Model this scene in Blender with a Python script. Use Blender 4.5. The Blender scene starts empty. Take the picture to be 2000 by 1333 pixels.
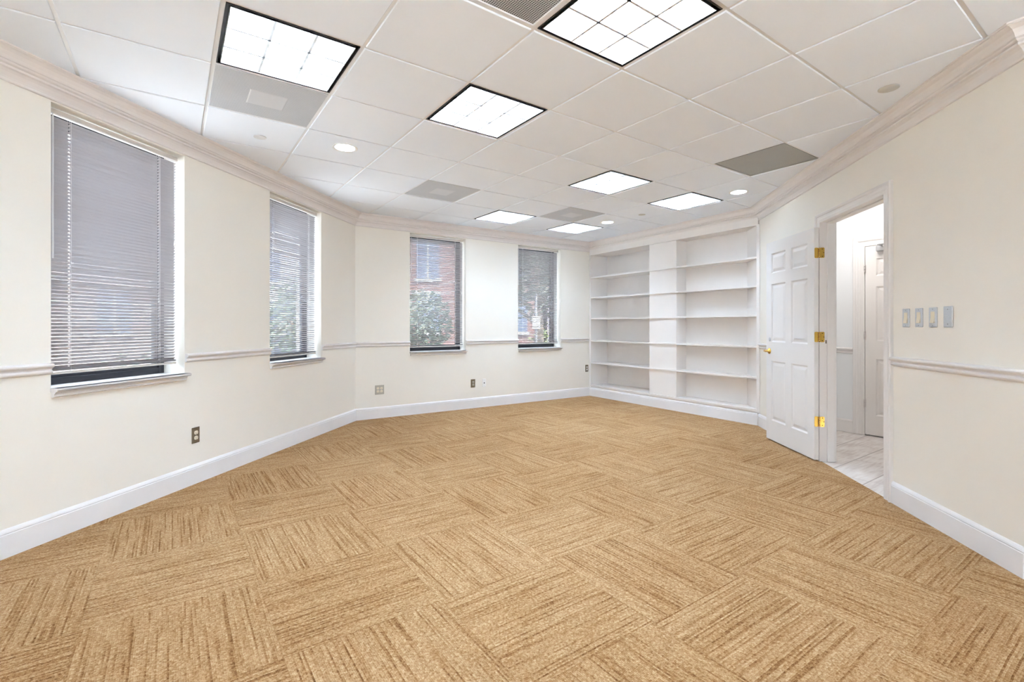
import bpy, math, random
from mathutils import Matrix, Vector
random.seed(7)
S = bpy.context.scene
COL = S.collection
PI = math.pi

# ------------------------------------------------------------------ camera, world, exposure
EYE = 1.184
CEIL = 2.586
cd = bpy.data.cameras.new('camera')
cam = bpy.data.objects.new('camera', cd)
COL.objects.link(cam)
cam.location = (0, 0, EYE)
cam.rotation_euler = (PI / 2, 0, 0)
cd.sensor_width = 36
cd.lens = 940 / 2000 * 36
cd.shift_y = -(637 - 666.5) / 2000 * -1
cd.clip_start = .05
cd.clip_end = 300
S.camera = cam

S.view_settings.view_transform = 'Standard'
S.view_settings.look = 'None'
S.view_settings.exposure = 2.28
S.view_settings.gamma = 1
S.view_settings.use_curve_mapping = False
S.cycles.use_denoising = True
S.cycles.max_bounces = 9
S.cycles.diffuse_bounces = 6
S.cycles.transparent_max_bounces = 16
S.cycles.caustics_reflective = True
S.cycles.caustics_refractive = False
S.cycles.sample_clamp_indirect = 6

W = bpy.data.worlds.new('world')
S.world = W
W.use_nodes = True
wn = W.node_tree.nodes
wn['Background'].inputs['Color'].default_value = (.77, .91, 1.08, 1)
wn['Background'].inputs['Strength'].default_value = 5.2

LAMP = 26.0        # fluorescent tube emission
DOWN = 12.0        # downlight lamp emission
HALL = 3.0        # emission of the unseen panel added in the hallway
sd = bpy.data.lights.new('sun', 'SUN')
sd.energy = 24
sd.angle = .02
sd.color = (1, .96, .88)
sun = bpy.data.objects.new('sun', sd)
COL.objects.link(sun)
sun.rotation_euler = Vector((-.60, .33, -.90)).to_track_quat('-Z', 'Y').to_euler()

# ------------------------------------------------------------------ materials
def mat(name, col, rough=.6, metal=0, spec=.4, var=.0, scale=6, bump=0, bscale=120, emit=None, estr=0, coat=0):
    m = bpy.data.materials.new(name)
    m.use_nodes = True
    nt = m.node_tree
    b = nt.nodes['Principled BSDF']
    b.inputs['Base Color'].default_value = (*col, 1)
    b.inputs['Roughness'].default_value = rough
    b.inputs['Metallic'].default_value = metal
    b.inputs['Specular IOR Level'].default_value = spec
    if coat:
        b.inputs['Coat Weight'].default_value = coat
    tc = nt.nodes.new('ShaderNodeTexCoord')
    if var:
        n = nt.nodes.new('ShaderNodeTexNoise')
        n.inputs['Scale'].default_value = scale
        n.inputs['Detail'].default_value = 4
        nt.links.new(tc.outputs['Object'], n.inputs['Vector'])
        r = nt.nodes.new('ShaderNodeValToRGB')
        r.color_ramp.elements[0].position = .3
        r.color_ramp.elements[1].position = .7
        r.color_ramp.elements[0].color = (*[max(0, c * (1 - var)) for c in col], 1)
        r.color_ramp.elements[1].color = (*[min(1, c * (1 + var)) for c in col], 1)
        nt.links.new(n.outputs['Fac'], r.inputs['Fac'])
        nt.links.new(r.outputs['Color'], b.inputs['Base Color'])
    if bump:
        n2 = nt.nodes.new('ShaderNodeTexNoise')
        n2.inputs['Scale'].default_value = bscale
        n2.inputs['Detail'].default_value = 3
        nt.links.new(tc.outputs['Object'], n2.inputs['Vector'])
        bp = nt.nodes.new('ShaderNodeBump')
        bp.inputs['Strength'].default_value = bump
        bp.inputs['Distance'].default_value = .002
        nt.links.new(n2.outputs['Fac'], bp.inputs['Height'])
        nt.links.new(bp.outputs['Normal'], b.inputs['Normal'])
    if emit:
        b.inputs['Emission Color'].default_value = (*emit, 1)
        b.inputs['Emission Strength'].default_value = estr
    return m

M = {}
M['wall'] = mat('wall_paint', (.84, .80, .725), .55, bump=.05, bscale=90, var=.012, scale=1.5)
M['hallwall'] = mat('hall_paint', (.80, .80, .80), .6, var=.01, scale=2)
M['crown'] = mat('crown_paint', (.775, .73, .705), .4, var=.012, scale=4)
M['trim'] = mat('trim_paint', (.775, .74, .715), .38, var=.012, scale=4)
M['base'] = mat('baseboard_paint', (.79, .775, .775), .38, var=.02, scale=5)
M['shelf'] = mat('bookcase_paint', (.82, .775, .735), .45, var=.012, scale=5)
M['door'] = mat('door_paint', (.80, .785, .77), .38, var=.01, scale=4)
M['tile'] = mat('ceiling_tile', (.845, .885, .94), .9, spec=.1, bump=.12, bscale=260, var=.012, scale=2)
M['tbar'] = mat('grid_metal', (.80, .80, .80), .45, var=.01)
M['black'] = mat('black_metal', (.012, .012, .014), .4)
M['frame'] = mat('black_aluminium', (.012, .013, .02), .35, spec=.5)
M['louver'] = mat('louver_aluminium', (.84, .84, .83), .28, metal=1)
M['reflector'] = mat('reflector_white', (.75, .75, .74), .5)
M['steel'] = mat('brushed_steel', (.62, .64, .66), .32, metal=1, var=.06, scale=200)
M['brass'] = mat('brass', (.70, .45, .10), .22, metal=1, var=.05, scale=60)
M['screw'] = mat('dark_screw', (.12, .08, .03), .4, metal=1)
M['silver'] = mat('satin_nickel', (.66, .62, .60), .35, metal=1)
M['closer'] = mat('closer_grey', (.42, .42, .43), .4)
M['brown'] = mat('bronze_plate', (.20, .155, .10), .4, metal=.4)
M['almond'] = mat('almond_plastic', (.80, .72, .56), .4)
M['taupe'] = mat('taupe_plate', (.47, .44, .37), .4, metal=.2)
M['white'] = mat('white_plastic', (.84, .83, .80), .35)
M['dark'] = mat('dark_slot', (.03, .026, .02), .6)
M['slat'] = mat('blind_slat', (.43, .405, .405), .35, spec=.5)
M['rail'] = mat('blind_rail', (.60, .55, .50), .4)
M['lip'] = mat('blind_lip', (.85, .83, .80), .3)
M['cord'] = mat('blind_cord', (.8, .78, .76), .7)
M['vent'] = mat('grey', (.5, .5, .5), .5)
M['return'] = mat('return_grey', (.36, .36, .34), .55, var=.06, scale=3)
M['plaque'] = mat('diffuser_plaque', (.60, .60, .61), .45)
M['cap'] = mat('cover_plate', (.60, .585, .54), .45)
M['capw'] = mat('cover_plate_white', (.70, .70, .70), .45)
M['concrete'] = mat('concrete', (.42, .41, .39), .9, var=.1, scale=2)
M['asphalt'] = mat('asphalt', (.055, .055, .06), .9, var=.1, scale=8)
M['winglass'] = mat('building_glass', (.09, .11, .16), .3, spec=.3)
M['stone'] = mat('pale_stone', (.40, .39, .38), .8, var=.05)
M['mauve'] = mat('mauve_render', (.22, .19, .22), .85, var=.06)
M['greywall'] = mat('grey_render', (.20, .195, .21), .85, var=.05)
M['bark'] = mat('bark', (.16, .12, .09), .9, var=.2, scale=12)
M['bounce_paving'] = mat('pale_bounce_paving', (.74, .75, .76), .8, var=.04)
M['leaf'] = mat('leaf_dark', (.06, .075, .05), .55, var=.5, scale=3)
M['leaf2'] = mat('leaf_mid', (.10, .125, .085), .55, var=.4, scale=4)
M['lime'] = mat('leaf_lime', (.20, .25, .07), .55, var=.25, scale=4)
M['blue'] = mat('car_blue', (.06, .12, .42), .2, spec=.6, coat=.6)
M['rubber'] = mat('rubber', (.02, .02, .02), .8)

def emitter(name, col, s):
    m = bpy.data.materials.new(name)
    m.use_nodes = True
    nt = m.node_tree
    nt.nodes.remove(nt.nodes['Principled BSDF'])
    e = nt.nodes.new('ShaderNodeEmission')
    e.inputs['Color'].default_value = (*col, 1)
    e.inputs['Strength'].default_value = s
    nt.links.new(e.outputs[0], nt.nodes['Material Output'].inputs['Surface'])
    return m
M['tube'] = emitter('fluorescent_tube', (.72, .91, 1.17), LAMP)
M['bulb'] = emitter('downlight_lamp', (.77, .92, 1.1), DOWN)
M['panel'] = emitter('added_hall_panel', (1, .98, .97), HALL)

def glass(tint=(.58, .59, .60, 1)):
    m = bpy.data.materials.new('window_glass')
    m.use_nodes = True
    nt = m.node_tree
    nt.nodes.remove(nt.nodes['Principled BSDF'])
    t = nt.nodes.new('ShaderNodeBsdfTransparent')
    t.inputs[0].default_value = tint
    g = nt.nodes.new('ShaderNodeBsdfGlossy')
    g.inputs['Roughness'].default_value = .02
    f = nt.nodes.new('ShaderNodeFresnel')
    f.inputs[0].default_value = 1.35
    x = nt.nodes.new('ShaderNodeMixShader')
    ge = nt.nodes.new('ShaderNodeNewGeometry')
    fa = nt.nodes.new('ShaderNodeMath')
    fa.operation = 'SUBTRACT'
    fa.use_clamp = True
    nt.links.new(f.outputs[0], fa.inputs[0])
    nt.links.new(ge.outputs['Backfacing'], fa.inputs[1])
    nt.links.new(fa.outputs[0], x.inputs[0])
    nt.links.new(t.outputs[0], x.inputs[1])
    nt.links.new(g.outputs[0], x.inputs[2])
    nt.links.new(x.outputs[0], nt.nodes['Material Output'].inputs['Surface'])
    return m
M['glass'] = glass()
M['glass2'] = glass((.94, .95, .95, 1))  # clear panes for the added rear windows

def clear():
    m = bpy.data.materials.new('clear_plastic')
    m.use_nodes = True
    b = m.node_tree.nodes['Principled BSDF']
    b.inputs['Base Color'].default_value = (.86, .86, .88, 1)
    b.inputs['Roughness'].default_value = .15
    b.inputs['Alpha'].default_value = .75
    return m
M['clear'] = clear()

class NG:
    """small helper to write math node graphs"""
    def __init__(s, m):
        s.nt = m.node_tree
    def put(s, sock, v):
        if isinstance(v, (int, float)):
            sock.default_value = v
        else:
            s.nt.links.new(v, sock)
    def m(s, op, a, b=0.0, c=None):
        n = s.nt.nodes.new('ShaderNodeMath')
        n.operation = op
        s.put(n.inputs[0], a)
        s.put(n.inputs[1], b)
        if c is not None:
            s.put(n.inputs[2], c)
        return n.outputs[0]
    def vec(s, x, y, z=0.0):
        n = s.nt.nodes.new('ShaderNodeCombineXYZ')
        s.put(n.inputs[0], x); s.put(n.inputs[1], y); s.put(n.inputs[2], z)
        return n.outputs[0]
    def noise(s, v, scale=1.0, detail=2.0, rough=.5):
        n = s.nt.nodes.new('ShaderNodeTexNoise')
        n.inputs['Scale'].default_value = scale
        n.inputs['Detail'].default_value = detail
        n.inputs['Roughness'].default_value = rough
        s.nt.links.new(v, n.inputs['Vector'])
        return n.outputs['Fac']
    def white(s, v):
        n = s.nt.nodes.new('ShaderNodeTexWhiteNoise')
        s.nt.links.new(v, n.inputs['Vector'])
        return n.outputs['Value']
    def mixf(s, f, a, b):
        n = s.nt.nodes.new('ShaderNodeMix')
        s.put(n.inputs[0], f); s.put(n.inputs[2], a); s.put(n.inputs[3], b)
        return n.outputs[0]
    def mixc(s, f, a, b):
        n = s.nt.nodes.new('ShaderNodeMix')
        n.data_type = 'RGBA'
        s.put(n.inputs[0], f)
        for k, v in ((6, a), (7, b)):
            if isinstance(v, tuple):
                n.inputs[k].default_value = (*v, 1)
            else:
                s.nt.links.new(v, n.inputs[k])
        return n.outputs[2]
    def ramp(s, f, stops):
        n = s.nt.nodes.new('ShaderNodeValToRGB')
        e = n.color_ramp.elements
        while len(e) < len(stops):
            e.new(.5)
        for q, (p, c) in zip(e, stops):
            q.position = p
            q.color = (*c, 1)
        s.nt.links.new(f, n.inputs[0])
        return n.outputs[0]
    def xyz(s):
        t = s.nt.nodes.new('ShaderNodeTexCoord')
        x = s.nt.nodes.new('ShaderNodeSeparateXYZ')
        s.nt.links.new(t.outputs['Object'], x.inputs[0])
        return x.outputs[0], x.outputs[1], x.outputs[2]

def carpet_mat():
    m = mat('carpet_tiles', (.5, .35, .18), .95, spec=.08)
    g = NG(m)
    x, y, z = g.xyz()
    PX, PY = .6218, .6279
    fx = g.m('DIVIDE', g.m('SUBTRACT', x, .171), PX)
    fy = g.m('DIVIDE', g.m('SUBTRACT', y, .0853), PY)
    k = g.m('FLOOR', fx)
    l = g.m('FLOOR', fy)
    par = g.m('FLOORED_MODULO', g.m('ADD', k, l), 2.0)
    u = g.mixf(par, x, y)
    v = g.mixf(par, y, x)
    rnd = g.white(g.vec(k, l, 3.0))
    r10 = g.m('MULTIPLY', rnd, 70.0)
    wob = g.m('MULTIPLY', g.m('SUBTRACT', g.noise(g.vec(g.m('MULTIPLY', u, 12.0), g.m('MULTIPLY', v, 8.0), r10), 1, 2), .5), .006)
    uw = g.m('ADD', u, wob)
    # each yarn row has its own tone and is dashed darker here and there along its length
    rid = g.m('FLOOR', g.m('DIVIDE', uw, .0070))
    lid = g.m('FLOOR', g.m('ADD', g.m('DIVIDE', v, .0078), g.m('MULTIPLY', rid, .37)))
    lpw = g.m('SUBTRACT', g.white(g.vec(rid, lid, r10)), .5)
    tone = g.m('SUBTRACT', g.white(g.vec(rid, r10, 5.0)), .5)
    tone2 = g.white(g.vec(rid, r10, 9.0))
    d1 = g.noise(g.vec(g.m('MULTIPLY', rid, 17.3), g.m('MULTIPLY', v, 2.4), r10), 1, 1.5)
    d1 = g.m('MINIMUM', 1.0, g.m('MAXIMUM', 0.0, g.m('MULTIPLY_ADD', g.m('ADD', d1, g.m('MULTIPLY', tone2, .26)), 7.0, -4.55)))
    d2 = g.noise(g.vec(g.m('MULTIPLY', rid, 11.9), g.m('MULTIPLY', v, 9.0), r10), 1, 2)
    s1 = g.noise(g.vec(g.m('MULTIPLY', uw, 16.0), g.m('MULTIPLY', v, 3.0), r10), 1, 1.0)
    fur = d1
    patch = g.noise(g.vec(g.m('MULTIPLY', u, 7.0), g.m('MULTIPLY', v, 6.0), r10), 1, 2)
    row = g.m('SINE', g.m('MULTIPLY', uw, 2 * PI / .0070))
    loop = g.m('SINE', g.m('ADD', g.m('MULTIPLY', v, 2 * PI / .0078), g.m('MULTIPLY', g.m('FLOOR', g.m('DIVIDE', uw, .0070)), 2.1)))
    grain = g.noise(g.vec(g.m('MULTIPLY', x, 230.0), g.m('MULTIPLY', y, 230.0), 0.0), 1, 3, .7)
    big = g.noise(g.vec(x, y, 0.0), .9, 3)
    fleck = g.noise(g.vec(g.m('MULTIPLY', x, 95.0), g.m('MULTIPLY', y, 95.0), 4.0), 1, 2, .6)
    t = g.m('MULTIPLY_ADD', g.m('SUBTRACT', s1, .5), .14, .65)
    t = g.m('MULTIPLY_ADD', fur, -.30, t)
    t = g.m('MULTIPLY_ADD', lpw, .34, t)
    t = g.m('MULTIPLY_ADD', tone, .13, t)
    t = g.m('MULTIPLY_ADD', g.m('SUBTRACT', d2, .5), .28, t)
    t = g.m('MULTIPLY_ADD', g.m('SUBTRACT', patch, .5), .14, t)
    t = g.m('MULTIPLY_ADD', g.m('SUBTRACT', fleck, .5), .75, t)
    t = g.m('MULTIPLY_ADD', g.m('SUBTRACT', grain, .5), 1.25, t)
    t = g.m('MULTIPLY_ADD', row, .03, t)
    t = g.m('MULTIPLY_ADD', g.m('SUBTRACT', rnd, .5), .06, t)
    t = g.m('MULTIPLY_ADD', g.m('SUBTRACT', big, .5), .30, t)
    c = g.ramp(t, [(.02, (.128, .050, .012)), (.24, (.225, .109, .037)), (.52, (.335, .188, .082)), (.80, (.445, .285, .150)), (1, (.55, .395, .24))])
    # joint between tiles
    ex = g.m('ABSOLUTE', g.m('SUBTRACT', g.m('FRACT', fx), .5))
    ey = g.m('ABSOLUTE', g.m('SUBTRACT', g.m('FRACT', fy), .5))
    seam = g.m('GREATER_THAN', g.m('MAXIMUM', ex, ey), .4965)
    c = g.mixc(g.m('MULTIPLY', seam, .15), c, (.18, .09, .03))
    b = m.node_tree.nodes['Principled BSDF']
    m.node_tree.links.new(c, b.inputs['Base Color'])
    h = g.m('ADD', g.m('MULTIPLY', row, .35), g.m('ADD', g.m('MULTIPLY', loop, .35), g.m('ADD', g.m('MULTIPLY', fur, -.8), g.m('MULTIPLY', grain, 1.0))))
    bp = m.node_tree.nodes.new('ShaderNodeBump')
    bp.inputs['Strength'].default_value = .35
    bp.inputs['Distance'].default_value = .004
    m.node_tree.links.new(h, bp.inputs['Height'])
    m.node_tree.links.new(bp.outputs['Normal'], b.inputs['Normal'])
    return m
M['carpet'] = carpet_mat()

def hall_tile_mat():
    m = mat('hall_floor_tile', (.7, .64, .6), .32, spec=.5)
    g = NG(m)
    x, y, z = g.xyz()
    P = .3048
    fy = g.m('DIVIDE', g.m('ADD', y, .0762), P)
    l = g.m('FLOOR', fy)
    fx = g.m('DIVIDE', g.m('ADD', x, .11), P)
    fx2 = g.m('DIVIDE', g.m('ADD', x, .11), P * 2)
    k = g.m('FLOOR', fx2)
    rnd = g.white(g.vec(k, l, 1.0))
    gr = g.noise(g.vec(g.m('MULTIPLY', x, 5.0), g.m('MULTIPLY', y, 45.0), g.m('MULTIPLY', rnd, 30.0)), 1, 4)
    cl = g.noise(g.vec(x, y, 0.0), 5, 3)
    t = g.m('MULTIPLY_ADD', g.m('SUBTRACT', cl, .5), .8, gr)
    c = g.ramp(t, [(.25, (.58, .50, .46)), (.5, (.74, .68, .64)), (.75, (.83, .79, .76))])
    ey = g.m('ABSOLUTE', g.m('SUBTRACT', g.m('FRACT', fy), .5))
    ex = g.m('ABSOLUTE', g.m('SUBTRACT', g.m('FRACT', fx2), .5))
    sm = g.m('MAXIMUM', g.m('GREATER_THAN', ey, .482), g.m('MULTIPLY', g.m('GREATER_THAN', ex, .494), .6))
    c = g.mixc(sm, c, (.40, .34, .31))
    m.node_tree.links.new(c, m.node_tree.nodes['Principled BSDF'].inputs['Base Color'])
    return m
M['halltile'] = hall_tile_mat()

def perf_mat(name, col, hole, pitch=.0085, frac=.30):
    m = mat(name, col, .5, spec=.3)
    g = NG(m)
    x, y, z = g.xyz()
    a = g.m('SUBTRACT', g.m('FRACT', g.m('DIVIDE', x, pitch)), .5)
    b_ = g.m('SUBTRACT', g.m('FRACT', g.m('DIVIDE', y, pitch)), .5)
    r = g.m('SQRT', g.m('ADD', g.m('MULTIPLY', a, a), g.m('MULTIPLY', b_, b_)))
    d = g.m('LESS_THAN', r, frac)
    n = g.noise(g.vec(x, y, 0.0), 6, 3)
    base = g.mixc(n, tuple(q * .92 for q in col), tuple(min(1, q * 1.08) for q in col))
    c = g.mixc(d, base, hole)
    m.node_tree.links.new(c, m.node_tree.nodes['Principled BSDF'].inputs['Base Color'])
    return m
M['vent'] = perf_mat('perforated_panel', (.60, .61, .63), (.36, .37, .385), .0065, .34)
M['return'] = perf_mat('perforated_return', (.42, .42, .39), (.22, .22, .20))
M['return2'] = perf_mat('perforated_return_dark', (.55, .55, .55), (.045, .045, .045), .0105, .36)

def brick_mat(name, c1, c2, mortar, sc=1.0):
    m = mat(name, c1, .9)
    nt = m.node_tree
    tc = nt.nodes.new('ShaderNodeTexCoord')
    sx = nt.nodes.new('ShaderNodeSeparateXYZ')
    nt.links.new(tc.outputs['Object'], sx.inputs[0])
    cb = nt.nodes.new('ShaderNodeCombineXYZ')
    nt.links.new(sx.outputs[0], cb.inputs[0])
    nt.links.new(sx.outputs[2], cb.inputs[1])
    br = nt.nodes.new('ShaderNodeTexBrick')
    br.inputs['Color1'].default_value = (*c1, 1)
    br.inputs['Color2'].default_value = (*c2, 1)
    br.inputs['Mortar'].default_value = (*mortar, 1)
    br.inputs['Scale'].default_value = 4.5 * sc
    nt.links.new(cb.outputs[0], br.inputs['Vector'])
    nt.links.new(br.outputs['Color'], nt.nodes['Principled BSDF'].inputs['Base Color'])
    return m
M['brick'] = brick_mat('red_brick', (.17, .085, .07), (.15, .072, .062), (.17, .145, .14))
M['brick2'] = brick_mat('brown_brick', (.17, .135, .13), (.15, .12, .12), (.2, .18, .18))

# ------------------------------------------------------------------ mesh helpers
class MB:
    def __init__(s):
        s.v = []; s.f = []; s.sm = []
    def add(s, vs, fs, smooth=False):
        o = len(s.v)
        s.v += [tuple(q) for q in vs]
        s.f += [[o + i for i in f] for f in fs]
        s.sm += [smooth] * len(fs)
        return s
    def box(s, x0, x1, y0, y1, z0, z1):
        v = [(x0, y0, z0), (x1, y0, z0), (x1, y1, z0), (x0, y1, z0), (x0, y0, z1), (x1, y0, z1), (x1, y1, z1), (x0, y1, z1)]
        return s.add(v, [(3, 2, 1, 0), (4, 5, 6, 7), (0, 1, 5, 4), (1, 2, 6, 5), (2, 3, 7, 6), (3, 0, 4, 7)])
    def bbox(s, x0, x1, y0, y1, z0, z1, b=.003):
        """box with chamfered edges"""
        ax = [(x0, x1), (y0, y1), (z0, z1)]
        import itertools
        vs = []
        idx = {}
        for c in itertools.product((0, 1), repeat=3):
            for a in range(3):
                p = [ax[i][c[i]] + (b if c[i] == 0 else -b) for i in range(3)]
                p[a] = ax[a][c[a]]
                idx[(c, a)] = len(vs)
                vs.append(p)
        fs = []
        for a in range(3):
            o = [i for i in range(3) if i != a]
            for sd in (0, 1):
                q = []
                for (i, j) in ((0, 0), (1, 0), (1, 1), (0, 1)):
                    c = [0, 0, 0]; c[a] = sd; c[o[0]] = i; c[o[1]] = j
                    q.append(idx[(tuple(c), a)])
                fs.append(q)
        for a in range(3):
            o = [i for i in range(3) if i != a]
            for i, j in itertools.product((0, 1), repeat=2):
                c0 = [0, 0, 0]; c0[o[0]] = i; c0[o[1]] = j; c0[a] = 0
                c1 = list(c0); c1[a] = 1
                c0, c1 = tuple(c0), tuple(c1)
                fs.append([idx[(c0, o[0])], idx[(c1, o[0])], idx[(c1, o[1])], idx[(c0, o[1])]])
        for c in itertools.product((0, 1), repeat=3):
            fs.append([idx[(c, 0)], idx[(c, 1)], idx[(c, 2)]])
        return s.add(vs, fs)
    def profile_x(s, prof, x0, x1, k0=0, k1=0):
        """prof: list of (y, z) closed loop, swept along x; ends are mitred: x = x0 - k0*y, x1 + k1*y"""
        n = len(prof)
        v = [(x0 - k0 * y, y, z) for y, z in prof] + [(x1 + k1 * y, y, z) for y, z in prof]
        f = [(i, (i + 1) % n, n + (i + 1) % n, n + i) for i in range(n)]
        f += [tuple(range(n))[::-1], tuple(range(n, 2 * n))]
        return s.add(v, f)
    def profile_z(s, prof, z0, z1):
        n = len(prof)
        v = [(x, y, z0) for x, y in prof] + [(x, y, z1) for x, y in prof]
        f = [(i, (i + 1) % n, n + (i + 1) % n, n + i) for i in range(n)]
        f += [tuple(range(n))[::-1], tuple(range(n, 2 * n))]
        return s.add(v, f)
    def tube(s, pts, r, n=8, cap=True):
        pts = [Vector(p) for p in pts]
        rs = r if isinstance(r, (list, tuple)) else [r] * len(pts)
        vs = []
        for i, p in enumerate(pts):
            d = (pts[min(i + 1, len(pts) - 1)] - pts[max(i - 1, 0)]).normalized()
            a = d.cross(Vector((0, 0, 1)))
            if a.length < .05:
                a = d.cross(Vector((1, 0, 0)))
            a.normalize()
            b = d.cross(a)
            for k in range(n):
                t = 2 * PI * k / n
                vs.append(p + rs[i] * (math.cos(t) * a + math.sin(t) * b))
        fs = []
        for i in range(len(pts) - 1):
            for k in range(n):
                k2 = (k + 1) % n
                fs.append((i * n + k, i * n + k2, (i + 1) * n + k2, (i + 1) * n + k))
        s.add(vs, fs, True)
        if cap:
            s.add(vs[:n], [tuple(range(n))[::-1]])
            s.add(vs[-n:], [tuple(range(n))])
        return s
    def lathe(s, prof, c=(0, 0, 0), n=32, axis='z', smooth=True):
        vs = []
        for r, h in prof:
            for k in range(n):
                t = 2 * PI * k / n
                a, b = r * math.cos(t), r * math.sin(t)
                p = (a, b, h) if axis == 'z' else ((a, h, b) if axis == 'y' else (h, a, b))
                vs.append((p[0] + c[0], p[1] + c[1], p[2] + c[2]))
        fs = []
        for i in range(len(prof) - 1):
            for k in range(n):
                k2 = (k + 1) % n
                fs.append((i * n + k, i * n + k2, (i + 1) * n + k2, (i + 1) * n + k))
        s.add(vs, fs, smooth)
        for i in (0, len(prof) - 1):
            if prof[i][0] > 1e-6:
                s.add(vs[i * n:(i + 1) * n], [tuple(range(n))])
        return s
    def ball(s, c, r, n=10, sq=(1, 1, 1)):
        pr = [(max(1e-5, r * math.sin(PI * i / n)), -r * math.cos(PI * i / n)) for i in range(n + 1)]
        o = len(s.v)
        s.lathe(pr, (0, 0, 0), n * 2)
        for i in range(o, len(s.v)):
            v = s.v[i]
            s.v[i] = (c[0] + v[0] * sq[0], c[1] + v[1] * sq[1], c[2] + v[2] * sq[2])
        return s
    def build(s, name, m, parent=None, fr=None, off=None, fix=True):
        off = off if off is not None else (OFF.get(parent.name, (0, 0, 0)) if parent else (0, 0, 0))
        me = bpy.data.meshes.new(name)
        me.from_pydata([(a - off[0], b - off[1], c - off[2]) for a, b, c in s.v], [], s.f)
        me.materials.append(M[m] if isinstance(m, str) else m)
        me.polygons.foreach_set('use_smooth', s.sm)
        me.update()
        if fix:
            import bmesh
            bm = bmesh.new(); bm.from_mesh(me)
            bmesh.ops.recalc_face_normals(bm, faces=bm.faces[:])
            bm.to_mesh(me); bm.free()
        o = bpy.data.objects.new(name, me)
        COL.objects.link(o)
        if parent:
            o.parent = parent
            OFF[o.name] = off
        else:
            OFF[o.name] = off
            if fr:
                o.matrix_world = fr.m @ Matrix.Translation(off)
            else:
                o.location = off
        return o
OFF = {}

def tag(o, label=None, cat=None, group=None, kind=None):
    if label: o['label'] = label
    if cat: o['category'] = cat
    if group: o['group'] = group
    if kind: o['kind'] = kind
    return o

class Frame:
    """wall frame: +x along the wall to the right as seen from the room, +y out of the room, z up"""
    def __init__(s, p, heading):
        s.p = Vector(p)
        s.h = heading
        s.m = Matrix.Translation((p[0], p[1], 0)) @ Matrix.Rotation(heading, 4, 'Z')
    def w(s, x, y=0, z=0):
        return s.m @ Vector((x, y, z))

def between(a, b):
    f = Frame(a, math.atan2(b[1] - a[1], b[0] - a[0]))
    f.L = math.hypot(b[0] - a[0], b[1] - a[1])
    return f

def empty(name, fr, t, label=None, cat=None, group=None, kind=None):
    o = bpy.data.objects.new(name, None)
    COL.objects.link(o)
    o.empty_display_size = .1
    o.matrix_world = fr.m @ Matrix.Translation(t)
    OFF[o.name] = tuple(t)
    return tag(o, label, cat, group, kind)

def copy_tree(o, mw=None, parent=None):
    c = o.copy()
    COL.objects.link(c)
    if parent:
        c.parent = parent
    if mw is not None:
        c.matrix_world = mw
    for ch in list(o.children):
        copy_tree(ch, None, c)
    return c

# ------------------------------------------------------------------ plan of the room (metres)
H = 2.60
WY = .016                     # wall face lies this far behind the baseboard face
P_LA = (-3.2784, -1.5137)
P_LB = (-1.9446, 6.0030)
P_BS = (1.3160, 8.1655)
P_SR = (2.9175, 5.7075)
P_R2 = (2.3871, 2.2484)
P_R3 = (3.8993, .1333)
P_R4 = (3.8993, -2.1)
P_RR = (-3.2784, -2.1)
FL = between(P_LA, P_LB)
FB = between(P_LB, P_BS)
FS = between(P_BS, P_SR)
FR = between(P_SR, P_R2)
FF = between(P_R2, P_R3)
FE = between(P_R3, P_R4)
FZ = between(P_R4, P_RR)
FQ = between(P_RR, P_LA)
LS = 4.0                      # left wall: distances were measured from this point on
def miter(a, b):
    d = (a.h - b.h + PI) % (2 * PI) - PI
    return math.tan(d / 2)
kLB, kBS, kSR, kRF, kFE, kEZ, kZQ, kQL = [miter(a, b) for a, b in ((FL, FB), (FB, FS), (FS, FR), (FR, FF), (FF, FE), (FE, FZ), (FZ, FQ), (FQ, FL))]

def wall(name, fr, label, x0, x1, k0, k1, openings=(), t=.3, m='wall', y0=WY, z0=0, z1=H):
    b = MB()
    def piece(a, c, za, zc, ka=0, kc=0):
        b.profile_z([(a - ka * y0, y0), (c + kc * y0, y0), (c + kc * (y0 + t), y0 + t), (a - ka * (y0 + t), y0 + t)], za, zc)
    cur, kc = x0, k0
    for (a, c, za, zc) in sorted(openings):
        piece(cur, a, z0, z1, kc, 0)
        if za > z0: piece(a, c, z0, za)
        if zc < z1: piece(a, c, zc, z1)
        cur, kc = c, 0
    piece(cur, x1, z0, z1, kc, k1)
    return tag(b.build(name, m, fr=fr), label, 'wall', kind='structure')

WIN = dict(z0=.822, z1=2.427)
W1 = (LS + .241, LS + 1.117)
W2 = (LS + 2.050, LS + 2.890)
W3 = (.712, 1.550)
W4 = (2.456, 3.292)
DOOR = (1.523, 2.436, 0, 2.086)      # rough opening in the right wall

wall('wall_left', FL, 'long cream wall with the two nearest windows', 0, FL.L, kQL, kLB,
     [(W1[0], W1[1], WIN['z0'], WIN['z1']), (W2[0], W2[1], WIN['z0'], WIN['z1'])])
wall('wall_back', FB, 'cream wall with two windows, left of the bookcase', 0, FB.L, kLB, kBS,
     [(W3[0], W3[1], WIN['z0'], WIN['z1']), (W4[0], W4[1], WIN['z0'], WIN['z1'])])
wall('wall_right', FR, 'cream wall with the open doorway and light switches', 0, FR.L, kSR, kRF,
     [(DOOR[0] - .02, DOOR[1] + .02, 0, DOOR[3] + .02)], t=.106)
wall('wall_bookcase', FS, 'painted wall strip above the built-in bookcase', 0, FS.L, kBS, 0, [(.012, FS.L - .012, 0, 2.392)], t=.42, m='shelf', y0=.0)
wall('wall_alcove', FS, 'wall behind the built-in bookcase', -.1, FS.L + .05, 0, 0, [], t=.1, m='shelf', y0=.43)
wall('wall_flare', FF, 'narrow cream wall strip at the right edge of the photo', 0, FF.L, kRF, kFE, [], t=.1)
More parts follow.
